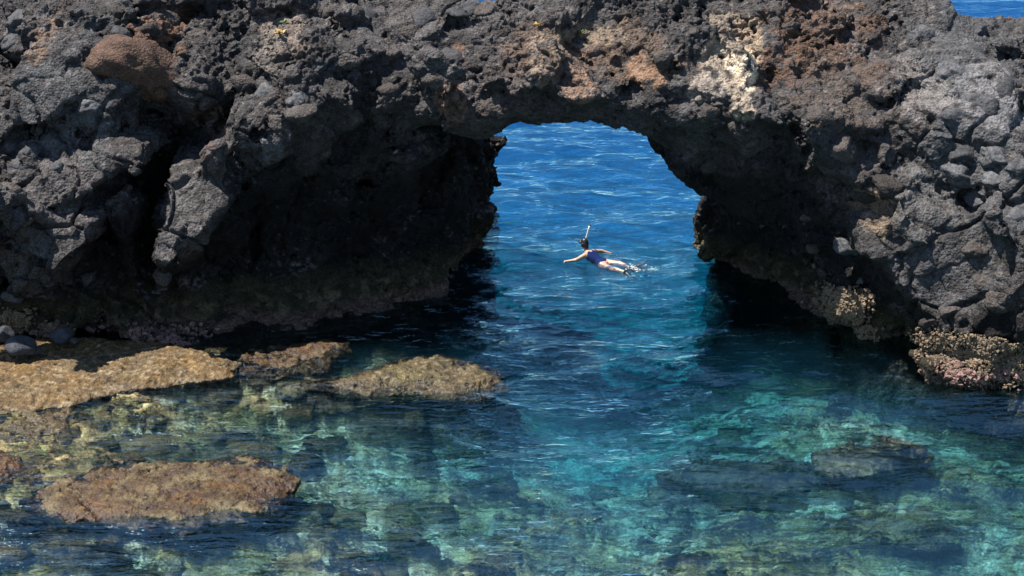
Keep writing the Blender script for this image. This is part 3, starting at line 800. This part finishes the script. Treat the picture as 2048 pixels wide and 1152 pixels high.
# ------------------------------------------------------------------ reef ledges
def ledge(name, pix, top, thick, pal, seed, label, category, h=0.058, tiltx=0.0, rough=1.0, wet=0.5, lump=0.1, en=1.0, group=None, sub=1):
    poly = np.array([at_z(u, v_, top)[:2] for u, v_ in pix])
    lo, hi = poly.min(0) - 0.5, poly.max(0) + 0.5
    gx = np.arange(lo[0], hi[0], h); gy = np.arange(lo[1], hi[1], h); gz = np.arange(top - thick - 0.3, top + 0.55, h)
    A, B = np.meshgrid(gx, gy, indexing='ij')
    PP = np.stack([A.ravel(), B.ravel()], 1)
    P3 = np.concatenate([PP, np.full((len(PP), 1), seed * 1.7)], 1)
    edge = poly_sdf(PP, poly) + 0.34 * en * fbm(P3, 0.9, 4, seed) + 0.20 * fbm(P3, 0.3, 3, seed + 2) - 0.13
    fa, ha, ga = facets(P3 * np.array([1, 1.2, 1]), 0.55, seed, 0.5, 0.25, 0.10, flat=True)
    ztop = top + lump * 1.1 * fbm(P3, 1.3, 4, seed + 4) + 0.22 * fa * rough - 0.14 * sstep(-0.6, 0.05, edge)
    E = edge.reshape(A.shape)[:, :, None]; ZT = ztop.reshape(A.shape)[:, :, None]
    zz = gz[None, None, :]
    under = E + 0.5 * np.clip(top - 0.14 - zz, 0, 0.6) * 0.9 - 0.9 * np.clip(top - 0.6 - zz, 0, 2)  # undercut lip, then a spreading foot
    F = smax(under, zz - ZT, 0.07); F = np.maximum(F, (top - thick) - zz)
    F[0] = F[-1] = 1; F[:, 0] = F[:, -1] = 1; F[:, :, 0] = F[:, :, -1] = 1
    v, q = surface_nets(F, (lo[0], lo[1], gz[0]), h)
    keep = v[q][:, :, 2].max(1) > top - thick + 0.12
    v, q, _ = compact(v, q[keep])
    v = smooth(v, q, 1, 0.4)
    for _ in range(sub): v, q = subdivide(v, q)
    n = normals(v, q)
    d = 0.06 * fbm(v, 0.22, 4, seed + 6, 0.6, 'billow') + 0.10 * facets(v, 0.16, seed + 7, 0.6, 0.3, 0.15)[0] * rough
    f1, f2, hp, _ = worley(v, 0.13, seed + 8)
    pit = sstep(0.5, 0.1, f1) * (RND[hp, 0] > 0.5)
    d -= 0.035 * pit
    v = v + n * d[:, None]
    n = normals(v, q)
    w1 = fbm(v, 1.0, 4, seed + 11); w2 = fbm(v, 0.35, 4, seed + 12); w3 = fbm(v, 0.12, 3, seed + 13)
    c = np.tile(np.array(pal[0], float), (len(v), 1))
    for k, (col, w) in enumerate(zip(pal[1:], (w1, w2, -w1 + w2 * 0.5, w3))):
        m = sstep(0.02, 0.35, w)[:, None] * 0.85; c = c * (1 - m) + np.array(col) * m
    c *= (0.5 + 0.75 * np.clip(w3 + 0.5, 0, 1.2))[:, None] * (1 - 0.4 * pit)[:, None] * (0.8 + 0.5 * w2)[:, None]
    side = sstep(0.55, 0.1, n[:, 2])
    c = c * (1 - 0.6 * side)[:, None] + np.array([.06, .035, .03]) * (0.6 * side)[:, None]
    r = 1 - 0.7 * sstep(0.16, 0.02, v[:, 2] + 0.06 * w2)
    c *= (1 - 0.35 * sstep(0.07, 0.0, v[:, 2] + 0.03 * w2))[:, None]
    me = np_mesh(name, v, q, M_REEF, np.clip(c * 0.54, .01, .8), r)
    kw = dict(label=label, category=category)
    if group: kw['group'] = group
    return link(name, me, **kw)
TAN = [(.25, .15, .055), (.34, .195, .055), (.09, .052, .026), (.21, .15, .08), (.34, .26, .15)]
BROWN = [(.125, .068, .026), (.23, .11, .026), (.055, .030, .016), (.24, .18, .09), (.125, .088, .032)]
OLIVE = [(.145, .105, .042), (.20, .16, .05), (.065, .045, .025), (.17, .115, .05), (.24, .195, .11)]
SUBM = [(.12, .095, .05), (.19, .17, .10), (.07, .055, .03), (.15, .12, .065), (.24, .22, .15)]
ledge('reef_ledge', [(-90,690),(60,672),(180,668),(300,672),(390,690),(468,712),(450,740),(330,756),(235,766),(160,788),(112,798),(60,806),(-90,810)], 0.20, 1.1, TAN, 3,
      'broad sunlit tan shelf at the foot of the cliff with stones on it', 'ledge', h=0.065, rough=0.45, lump=0.05, en=0.3)
ledge('reef_ledge', [(455,728),(490,695),(560,678),(620,672),(692,674),(694,690),(655,702),(642,735),(560,742),(500,738)], 0.05, 1.0, BROWN, 5,
      'narrow brown ledge touching the dark cavern shadow', 'ledge', rough=0.6, lump=0.07)
ledge('reef_ledge', [(622,758),(700,746),(750,722),(830,708),(910,708),(975,722),(1012,738),(1014,765),(945,784),(870,778),(800,776),(690,772)], 0.05, 1.2, OLIVE, 7,
      'long olive brown ledge reaching out into the channel', 'ledge', rough=0.55, lump=0.06)
ledge('reef_ledge', [(48,985),(110,958),(180,935),(235,920),(330,918),(430,905),(500,898),(555,925),(602,938),(578,958),(562,990),(505,1012),(440,1022),(360,1044),(250,1037),(150,1022),(80,1008)], 0.09, 1.0, BROWN, 9,
      'big reddish brown flat ledge in the pool with a pale encrusted end', 'ledge', h=0.055, lump=0.08, rough=0.6)
ledge('reef_ledge', [(-80,802),(60,800),(140,797),(196,812),(165,832),(140,866),(60,872),(-80,885)], 0.02, 0.8, OLIVE, 11,
      'low wet brown slab awash just below the tan shelf', 'ledge', rough=0.5, lump=0.05)
ledge('reef_ledge', [(-80,893),(30,893),(70,908),(104,926),(70,950),(-80,962)], 0.03, 0.8, BROWN, 13,
      'small rust coloured ledge cut by the left edge of the picture', 'ledge')
# submerged slabs
subs = [([(1630,905),(1700,880),(1790,868),(1862,885),(1830,915),(1740,935),(1660,935)], -0.36, 'pale slanting slab just under the water beside the right cliff'),
        ([(1330,935),(1420,905),(1560,915),(1650,925),(1700,960),(1560,985),(1430,965)], -0.75, 'dark submerged slab in front of the pale slanting slab'),
        ([(340,742),(470,735),(560,748),(540,775),(430,790),(330,782),(250,770)], -0.22, 'submerged olive slab between the tan shelf and the teal pool'),
        ([(595,790),(640,778),(695,785),(690,802),(630,808)], -0.22, 'small submerged rock between the long ledge and the pool'),
        ([(700,812),(800,795),(850,815),(830,845),(740,860),(690,840)], -0.5, 'submerged slab in the teal water below the long ledge'),
        ([(190,840),(300,830),(320,870),(250,895),(150,890)], -0.25, 'submerged brown slab beside the low wet slab'),
        ([(850,790),(930,785),(950,805),(880,812)], -0.35, 'submerged rock under the tip of the long ledge'),
        ([(700,1085),(860,1070),(900,1105),(760,1130),(640,1120)], -0.45, 'submerged brown slab in the rippled foreground water'),
        ([(20,1080),(200,1072),(260,1105),(120,1130),(-40,1120)], -0.35, 'submerged slab in the foreground under the big brown ledge')]
for i, (pix, top, lab) in enumerate(subs):
    ledge('submerged_slab', pix, top, 1.0, SUBM if i else [tuple(2.6 * k for k in c) for c in SUBM], 21 + 2 * i, lab, 'rock', h=0.06, rough=1.4, lump=0.2, wet=0.2, sub=0)
print('ledges', round(time.time() - T0, 1))

# stones strewn on the seabed
SB = ico(2)
rs = np.random.RandomState(44); vs, ts, cs_, n = [], [], [], 0
for i in range(1300):
    x = rs.uniform(-11, 11); y = rs.uniform(21, 33.5)
    if rs.rand() > 0.25 + 0.75 * (x < 0): continue
    z = bed_z(x, y); r = 0.05 + 0.34 * rs.rand() ** 3
    if z > -r * 0.5: continue
    p = SB[0] * (0.5 + 0.8 * rs.rand(len(SB[0]), 1)) * r * np.array([1.4, 1.1, 0.4]) * (0.7 + 0.6 * rs.rand(3))
    vs.append(p + np.array([x, y, z + r * 0.15])); ts.append(SB[1] + n); n += len(p)
    col = np.array([.075, .06, .034]) * (0.4 + 1.3 * rs.rand()) if rs.rand() < 0.7 else np.array([.16, .155, .11]) * (0.7 + 0.6 * rs.rand())
    cs_.append(np.tile(col, (len(p), 1)))
link('seabed_stones', np_mesh('seabed_stones', np.concatenate(vs), np.concatenate(ts), M_BED, np.concatenate(cs_), np.ones(n)), kind='stuff', label='stones strewn over the seabed under clear water')

# loose stones on the tan shelf
def stone(me, u, vv, z, rpx, asp, rot, label):
    x, y, _ = at_z(u, vv, z); r = rpx / PXM
    o = link('loose_stone', me, label=label, category='stone'); o.location = (x, y, z); o.scale = tuple(r * a for a in asp); o.rotation_euler = rot
    return o
M_STONE = rock_mat('dark_wave_worn_stone', base=(0.036, 0.038, 0.043), fine=30, bump=0.008)
S1 = boulder_mesh('loose_stone', 401, M_STONE, 9, 0.03, 0.5); S2 = boulder_mesh('loose_stone', 405, M_STONE, 8, 0.03, 0.6)
stone(S1, 42, 695, 0.45, 31, (1, .9, .72), (.1, .2, .5), 'dark grey rounded stone, biggest of those on the tan shelf')
stone(S2, 122, 672, 0.42, 26, (1.05, .8, .62), (0, -.1, 1.0), 'dark flattish stone on the tan shelf against the cliff foot')
stone(S2, 8, 668, 0.45, 22, (1, .9, .7), (.2, 0, 2.2), 'grey stone behind the biggest stone at the picture edge')
stone(S1, 148, 682, 0.37, 9, (1, .9, .7), (.2, 0, 1.2), 'small stone beside the flattish dark stone')
stone(S2, 75, 702, 0.36, 10, (1, .9, .7), (.2, .4, 3.2), 'small pebble like stone in front of the biggest stone')

# ------------------------------------------------------------------ barnacle crusts: knobbly growth at the waterline
SV, ST = ico(2)
SVC, STC = ico(1)
def crust(areas, mat, seed, name, label):
    rs = np.random.RandomState(seed); vs, ts, n = [], [], 0
    for (u0, v0, ru, rv, cnt, r0, r1, zmax) in areas:
        for _ in range(cnt):
            a, b = rs.normal(size=2) * 0.55
            loc, nor = hit(u0 + a * ru, v0 + b * rv)
            if loc is None or loc.z < -0.15 or loc.z > zmax: continue
            r = r0 + (r1 - r0) * rs.rand() ** 2
            p = SVC * (r * (0.5 + 1.0 * rs.rand(3)))[None] * (0.55 + 0.9 * rs.rand(len(SVC), 1))
            vs.append(p + np.array(loc) + np.array(nor) * (0.04 + r * 0.2)); ts.append(STC + n); n += len(SVC)
    me = np_mesh(name, np.concatenate(vs), np.concatenate(ts), mat, smooth_shade=False)
    o = arch_child(name, me, kind='stuff', label=label)
crust([(1680,620,45,45,2000,.012,.065,1.4),(1695,665,45,25,1000,.012,.065,.7)], M_BARN, 1, 'barnacle_crust', 'tan barnacle crust on the narrow foot of the cliff')
crust([(1940,705,100,50,2200,.008,.042,1.2),(1880,690,60,40,900,.008,.042,1.1),(2030,715,80,60,1900,.008,.042,1.2)], M_BARN, 2, 'barnacle_crust', 'tan barnacle crust at the waterline')
crust([(1960,735,90,25,1000,.012,.065,.5),(1690,680,40,15,300,.012,.065,.4)], M_BARN_PINK, 3, 'coralline_crust', 'pinkish crust just above the water')
crust([(350,675,55,18,640,.012,.065,.8),(240,665,60,14,240,.012,.065,.7)], M_BARN_PINK, 4, 'coralline_crust', 'pink crust where the cliff meets the tan shelf')
crust([(25,640,35,22,440,.012,.065,.9),(100,660,40,15,200,.012,.065,.7)], M_BARN, 5, 'barnacle_crust', 'tan crust above the stones')

# ------------------------------------------------------------------ small plants on the crest
M_DRY = simple_mat('dry_yellow_leaf', (.42, .27, .07), .7); M_GREEN = simple_mat('green_leaf', (.12, .17, .04), .6)
def plant(u, vv, size, mat, seed, label, n=26):
    loc, nor = hit(u, vv)
    rs = np.random.RandomState(seed); vs, qs = [], []
    for i in range(n):
        a = rs.rand() * 6.28; l = size * (0.5 + 0.6 * rs.rand()); up = 0.25 + 0.9 * rs.rand()
        d = np.array([math.cos(a), math.sin(a), up]); d /= np.linalg.norm(d)
        sd = np.cross(d, [0, 0, 1]); sd /= np.linalg.norm(sd); w = l * 0.14
        b0 = np.array([rs.normal() * size * .15, rs.normal() * size * .15, 0])
        k = len(vs)
        vs += [b0 - sd * w * .3, b0 + sd * w * .3, b0 + d * l * .55 + sd * w, b0 + d * l * .55 - sd * w, b0 + d * l + np.array([0, 0, -l * .2])]
        qs += [[k, k + 1, k + 2, k + 3], [k + 3, k + 2, k + 4, k + 4]]
    me = bpy.data.meshes.new('dry_plant'); me.from_pydata([tuple(x) for x in vs], [], [tuple(dict.fromkeys(t)) for t in qs]); me.materials.append(mat)
    o = link('dry_plant', me, label=label, category='plant'); o.location = loc + nor * 0.05
plant(570, 48, .16, M_GREEN, 1, 'tiny green plant growing among the tan rubble over the chasm')
plant(560, 70, .20, M_DRY, 2, 'yellowed dry plant below the tiny green plant')
plant(1158, 66, .17, M_GREEN, 3, 'small green tuft on the pale ground above the arch')
plant(1078, 52, .14, M_DRY, 4, 'small dry orange plant left of the green tuft above the arch')

# ------------------------------------------------------------------ the snorkeller
def capsule(P, a, b, ra, rb):
    a, b = np.array(a, float), np.array(b, float); ab = b - a
    t = np.clip(((P - a) @ ab) / (ab @ ab), 0, 1)
    return np.linalg.norm(P - a - t[:, None] * ab, axis=1) - (ra + (rb - ra) * t)
def ellipsoid(P, c, r):
    q = (P - np.array(c)) / np.array(r); k = np.linalg.norm(q, axis=1)
    return (k - 1) * min(r)
def field(lo, hi, h):
    g = [np.arange(l, u + h, h) for l, u in zip(lo, hi)]
    M = np.meshgrid(*g, indexing='ij')
    return np.stack([m.ravel() for m in M], 1), M[0].shape
# local frame: +x = towards the head, +y = swimmer's left, z up; origin on the water under the hips
J = dict(hip=(0, 0, -.02), waist=(.2, 0, .03), chest=(.45, 0, .10), neck=(.60, 0, .20), head=(.66, 0, .33))
h = 0.016
P, shp = field((-1.25, -.75, -.35), (1.35, .85, .60), h)
D = capsule(P, (0, 0, -.03), (.22, 0, .0), .125, .11)
D = smin(D, np.minimum(capsule(P, (-.02, .08, -.03), (.05, .07, -.02), .095, .09), capsule(P, (-.02, -.08, -.03), (.05, -.07, -.02), .095, .09)), .06)
D = smin(D, capsule(P, (.22, 0, .01), (.46, 0, .09), .11, .125), .06)
D = smin(D, np.minimum(capsule(P, (.30, .06, .05), (.48, .11, .11), .08, .08), capsule(P, (.30, -.06, .05), (.48, -.11, .11), .08, .08)), .06)
torso = D.copy()
D = smin(D, capsule(P, (.47, 0, .12), (.61, 0, .24), .062, .052), .05)
D = smin(D, ellipsoid(P, (.655, 0, .345), (.095, .078, .115)), .03)
D = smin(D, ellipsoid(P, (.745, 0, .335), (.022, .016, .02)), .015)          # nose
for sgn in (-1, 1): D = smin(D, ellipsoid(P, (.655, sgn * .08, .335), (.022, .012, .03)), .01)   # ears
# left arm (on the +y side) reaches forward and out; right arm trails beside the body
sh_l, el_l, wr_l = (.49, .165, .13), (.60, .37, .05), (.76, .49, .02)
sh_r, el_r, wr_r = (.49, -.165, .13), (.40, -.42, .08), (.22, -.56, .02)
for s_, e_, w_ in ((sh_l, el_l, wr_l), (sh_r, el_r, wr_r)):
    D = smin(D, capsule(P, s_, e_, .058, .043), .035); D = smin(D, capsule(P, e_, w_, .043, .029), .02)
    dirv = np.array(w_) - np.array(e_); dirv /= np.linalg.norm(dirv); sd = np.cross(dirv, [0, 0, 1]); sd /= np.linalg.norm(sd)
    w0 = np.array(w_)
    D = smin(D, capsule(P, w0 + dirv * .02, w0 + dirv * .085, .026, .03), .02)
    for k, ln in zip((-1.5, -.5, .5, 1.5), (.07, .085, .08, .062)):
        b0 = w0 + dirv * .09 + sd * k * .022; b1 = b0 + dirv * ln * .55 + sd * k * .006; b2 = b1 + dirv * ln * .45 + np.array([0, 0, -.018])
        D = smin(D, np.minimum(capsule(P, b0, b1, .0105, .0095), capsule(P, b1, b2, .0095, .0085)), .008)
    sg = 1 if w_[1] > 0 else -1
    th0 = w0 + dirv * .035 - sd * sg * .028 * -1; D = smin(D, capsule(P, th0, th0 + dirv * .05 + sd * sg * .03, .011, .009), .01)
# legs: left a little bent at the knee, both trailing at the surface
legs = [((-.02, .085, -.03), (-.44, .13, -.02), (-.80, .15, .02)), ((-.02, -.085, -.02), (-.42, -.13, .045), (-.80, -.12, .0))]
for a, b, c in legs:
    D = smin(D, capsule(P, a, b, .092, .060), .04); D = smin(D, capsule(P, b, c, .058, .036), .03)
    m = np.array(b) * .7 + np.array(c) * .3; D = smin(D, ellipsoid(P, m + np.array([0, 0, .008]), (.12, .05, .052)), .03)
    D = smin(D, capsule(P, c, np.array(c) + np.array([-.11, 0, -.03]), .036, .028), .025)
v, q = surface_nets(D.reshape(shp), (-1.25, -.75, -.35), h); v = smooth(v, q, 1, .4)
M_SKIN = simple_mat('wet_skin', (.48, .28, .19), .35, var=.12)
M_SUIT = simple_mat('navy_swimsuit', (.005, .016, .085), .8, var=.4)
M_SUIT.node_tree.nodes['Principled BSDF'].inputs['Specular IOR Level'].default_value = 0.1
M_HAIR = simple_mat('dark_wet_hair', (.012, .011, .012), .4, var=.4)
M_BLACK = simple_mat('black_rubber', (.012, .012, .014), .4, var=.3)
M_PALE = simple_mat('pale_plastic_tube', (.80, .88, .88), .35, var=.1)
M_LENS = simple_mat('mask_lens', (.05, .08, .10), .1, var=.2)
person = link('person', np_mesh('person', v, q, M_SKIN), label='swimmer in navy swimsuit with snorkel and black fins floating face forward in channel', category='person')
# swimsuit: a shell just outside the trunk, cut at neckline, armholes and leg openings
S = np.maximum(torso - .006, P[:, 0] - (.475 - .55 * np.abs(np.abs(P[:, 1]) - .075) * (P[:, 2] > .0)))
S = np.maximum(S, -.075 - P[:, 0] + .25 * np.abs(P[:, 1]))
S = np.maximum(S, -ellipsoid(P, (.54, 0, .26), (.16, .06, .12)))
v, q = surface_nets(S.reshape(shp), (-1.25, -.75, -.35), h); v = smooth(v, q, 1, .4)
link('swimsuit', np_mesh('swimsuit', v, q, M_SUIT), person)
hh = .010
P2, shp2 = field((.48, -.16, .14), (.86, .16, .62), hh)
Hd = np.maximum(ellipsoid(P2, (.648, 0, .352), (.106, .089, .124)), -(ellipsoid(P2, (.79, 0, .30), (.12, .10, .125))))
Hd = smin(Hd, ellipsoid(P2, (.575, 0, .27), (.045, .06, .075)), .03)
v, q = surface_nets(Hd.reshape(shp2), (.48, -.16, .14), hh)
link('hair', np_mesh('hair', v, q, M_HAIR), person)
Mk = np.minimum(np.maximum(np.abs(ellipsoid(P2, (.655, 0, .355), (.115, .098, .132))) - .007, np.abs(P2[:, 2] - .36 - .15 * (P2[:, 0] - .65)) - .018),
                np.maximum(ellipsoid(P2, (.745, 0, .365), (.045, .085, .055)), -ellipsoid(P2, (.655, 0, .345), (.09, .075, .11))))
v, q = surface_nets(Mk.reshape(shp2), (.48, -.16, .14), hh)
mask = link('diving_mask', np_mesh('diving_mask', v, q, M_BLACK), person)
Ln = np.maximum(np.abs(P2[:, 0] - .792) - .008, np.hypot(P2[:, 1] / .07, (P2[:, 2] - .368) / .04) * .04 - .04)
v, q = surface_nets(Ln.reshape(shp2), (.48, -.16, .14), hh)
link('lens', np_mesh('lens', v, q, M_LENS), mask)
def tube(name, pts, rad, mat, parent, seg=10):
    pts = [np.array(p, float) for p in pts]; vs, qs = [], []
    for i, p in enumerate(pts):
        t = pts[min(i + 1, len(pts) - 1)] - pts[max(i - 1, 0)]; t /= np.linalg.norm(t)
        a = np.cross(t, [0.3, 1, .2]); a /= np.linalg.norm(a); b = np.cross(t, a)
        r = rad[i] if hasattr(rad, '__len__') else rad
        for k in range(seg):
            w = 6.2832 * k / seg; vs.append(p + r * (math.cos(w) * a + math.sin(w) * b))
    for i in range(len(pts) - 1):
        for k in range(seg):
            qs.append([i * seg + k, i * seg + (k + 1) % seg, (i + 1) * seg + (k + 1) % seg, (i + 1) * seg + k])
    me = bpy.data.meshes.new(name)
    me.from_pydata([tuple(x) for x in vs], [], [tuple(x) for x in qs] + [tuple(range(seg))[::-1], tuple(range((len(pts) - 1) * seg, len(pts) * seg))])
    for p_ in me.polygons: p_.use_smooth = True
    me.materials.append(mat)
    return link(name, me, parent)
snork = tube('snorkel', [(.76, -.02, .245), (.77, -.06, .25), (.745, -.10, .30), (.69, -.105, .42), (.645, -.10, .56), (.60, -.095, .70), (.575, -.09, .78)], [.015, .018, .019, .022, .026, .028, .028], M_PALE, person)
tube('mouthpiece', [(.725, 0, .25), (.775, -.03, .245)], .02, M_BLACK, snork)
tube('snorkel_tip', [(.575, -.09, .78), (.571, -.09, .80)], .029, M_BLACK, snork)
def fin(a, tipdir, roll):
    a = np.array(a); vs, qs = [], []
    prof = [(0, .045, .05), (-.10, .055, .045), (-.17, .06, .03), (-.28, .085, .012), (-.40, .10, .008), (-.47, .095, .006)]
    d = np.array(tipdir, float); d /= np.linalg.norm(d); sd = np.array([0, math.cos(roll), math.sin(roll)]); up = np.cross(d, sd); up /= np.linalg.norm(up)
    for l, w, t in prof:
        c = a - d * l
        for sx, sz in ((1, .4), (.6, 1), (-.6, 1), (-1, .4), (-1, -.4), (-.6, -1), (.6, -1), (1, -.4)): vs.append(c + sd * w * sx + up * t * sz)
    for i in range(len(prof) - 1):
        for k in range(8): qs.append((i * 8 + k, i * 8 + (k + 1) % 8, (i + 1) * 8 + (k + 1) % 8, (i + 1) * 8 + k))
    qs += [tuple(range(8)), tuple(range(40, 48))[::-1]]
    me = bpy.data.meshes.new('swim_fin'); me.from_pydata([tuple(x) for x in vs], [], qs); me.materials.append(M_BLACK)
    for p_ in me.polygons: p_.use_smooth = True
    return link('swim_fin', me, person)
fin((-.80, .15, .02), (-1, .1, -.22), .3); fin((-.80, -.12, .02), (-.75, -.1, .42), -.25)
px, py, _ = at_z(1207, 524, 0.0)
sx_, sy_, _ = at_z(1166, 516, 0.0)
person.location = (px, py, -0.03)
person.rotation_euler = (0, math.radians(-2), math.radians(142)); person.scale = (.95, 1.1, 1.1)

# splash behind the fins
rs = np.random.RandomState(12); vs, ts, n = [], [], 0
ca, sa = math.cos(math.radians(148)), math.sin(math.radians(148))
for i in range(300):
    t = rs.rand(); lx = -.75 - 0.75 * t ** 0.8 + rs.normal() * .07; ly = rs.normal() * (.07 + .10 * t)
    z = abs(rs.normal()) * .03 * (1.4 - t) + 0.004
    r = .004 + .012 * rs.rand() ** 3
    p = SV * r * np.array([1.6, 1.3, .7]) + np.array([px + lx * ca - ly * sa, py + lx * sa + ly * ca, z]); vs.append(p); ts.append(ST + n); n += len(SV)
M_FOAM = simple_mat('white_foam', (.8, .84, .86), .4, var=.1)
link('water_splash', np_mesh('water_splash', np.concatenate(vs), np.concatenate(ts), M_FOAM), kind='stuff', label='white spray kicked up by the swimmer fins')
print('done', round(time.time() - T0, 1))
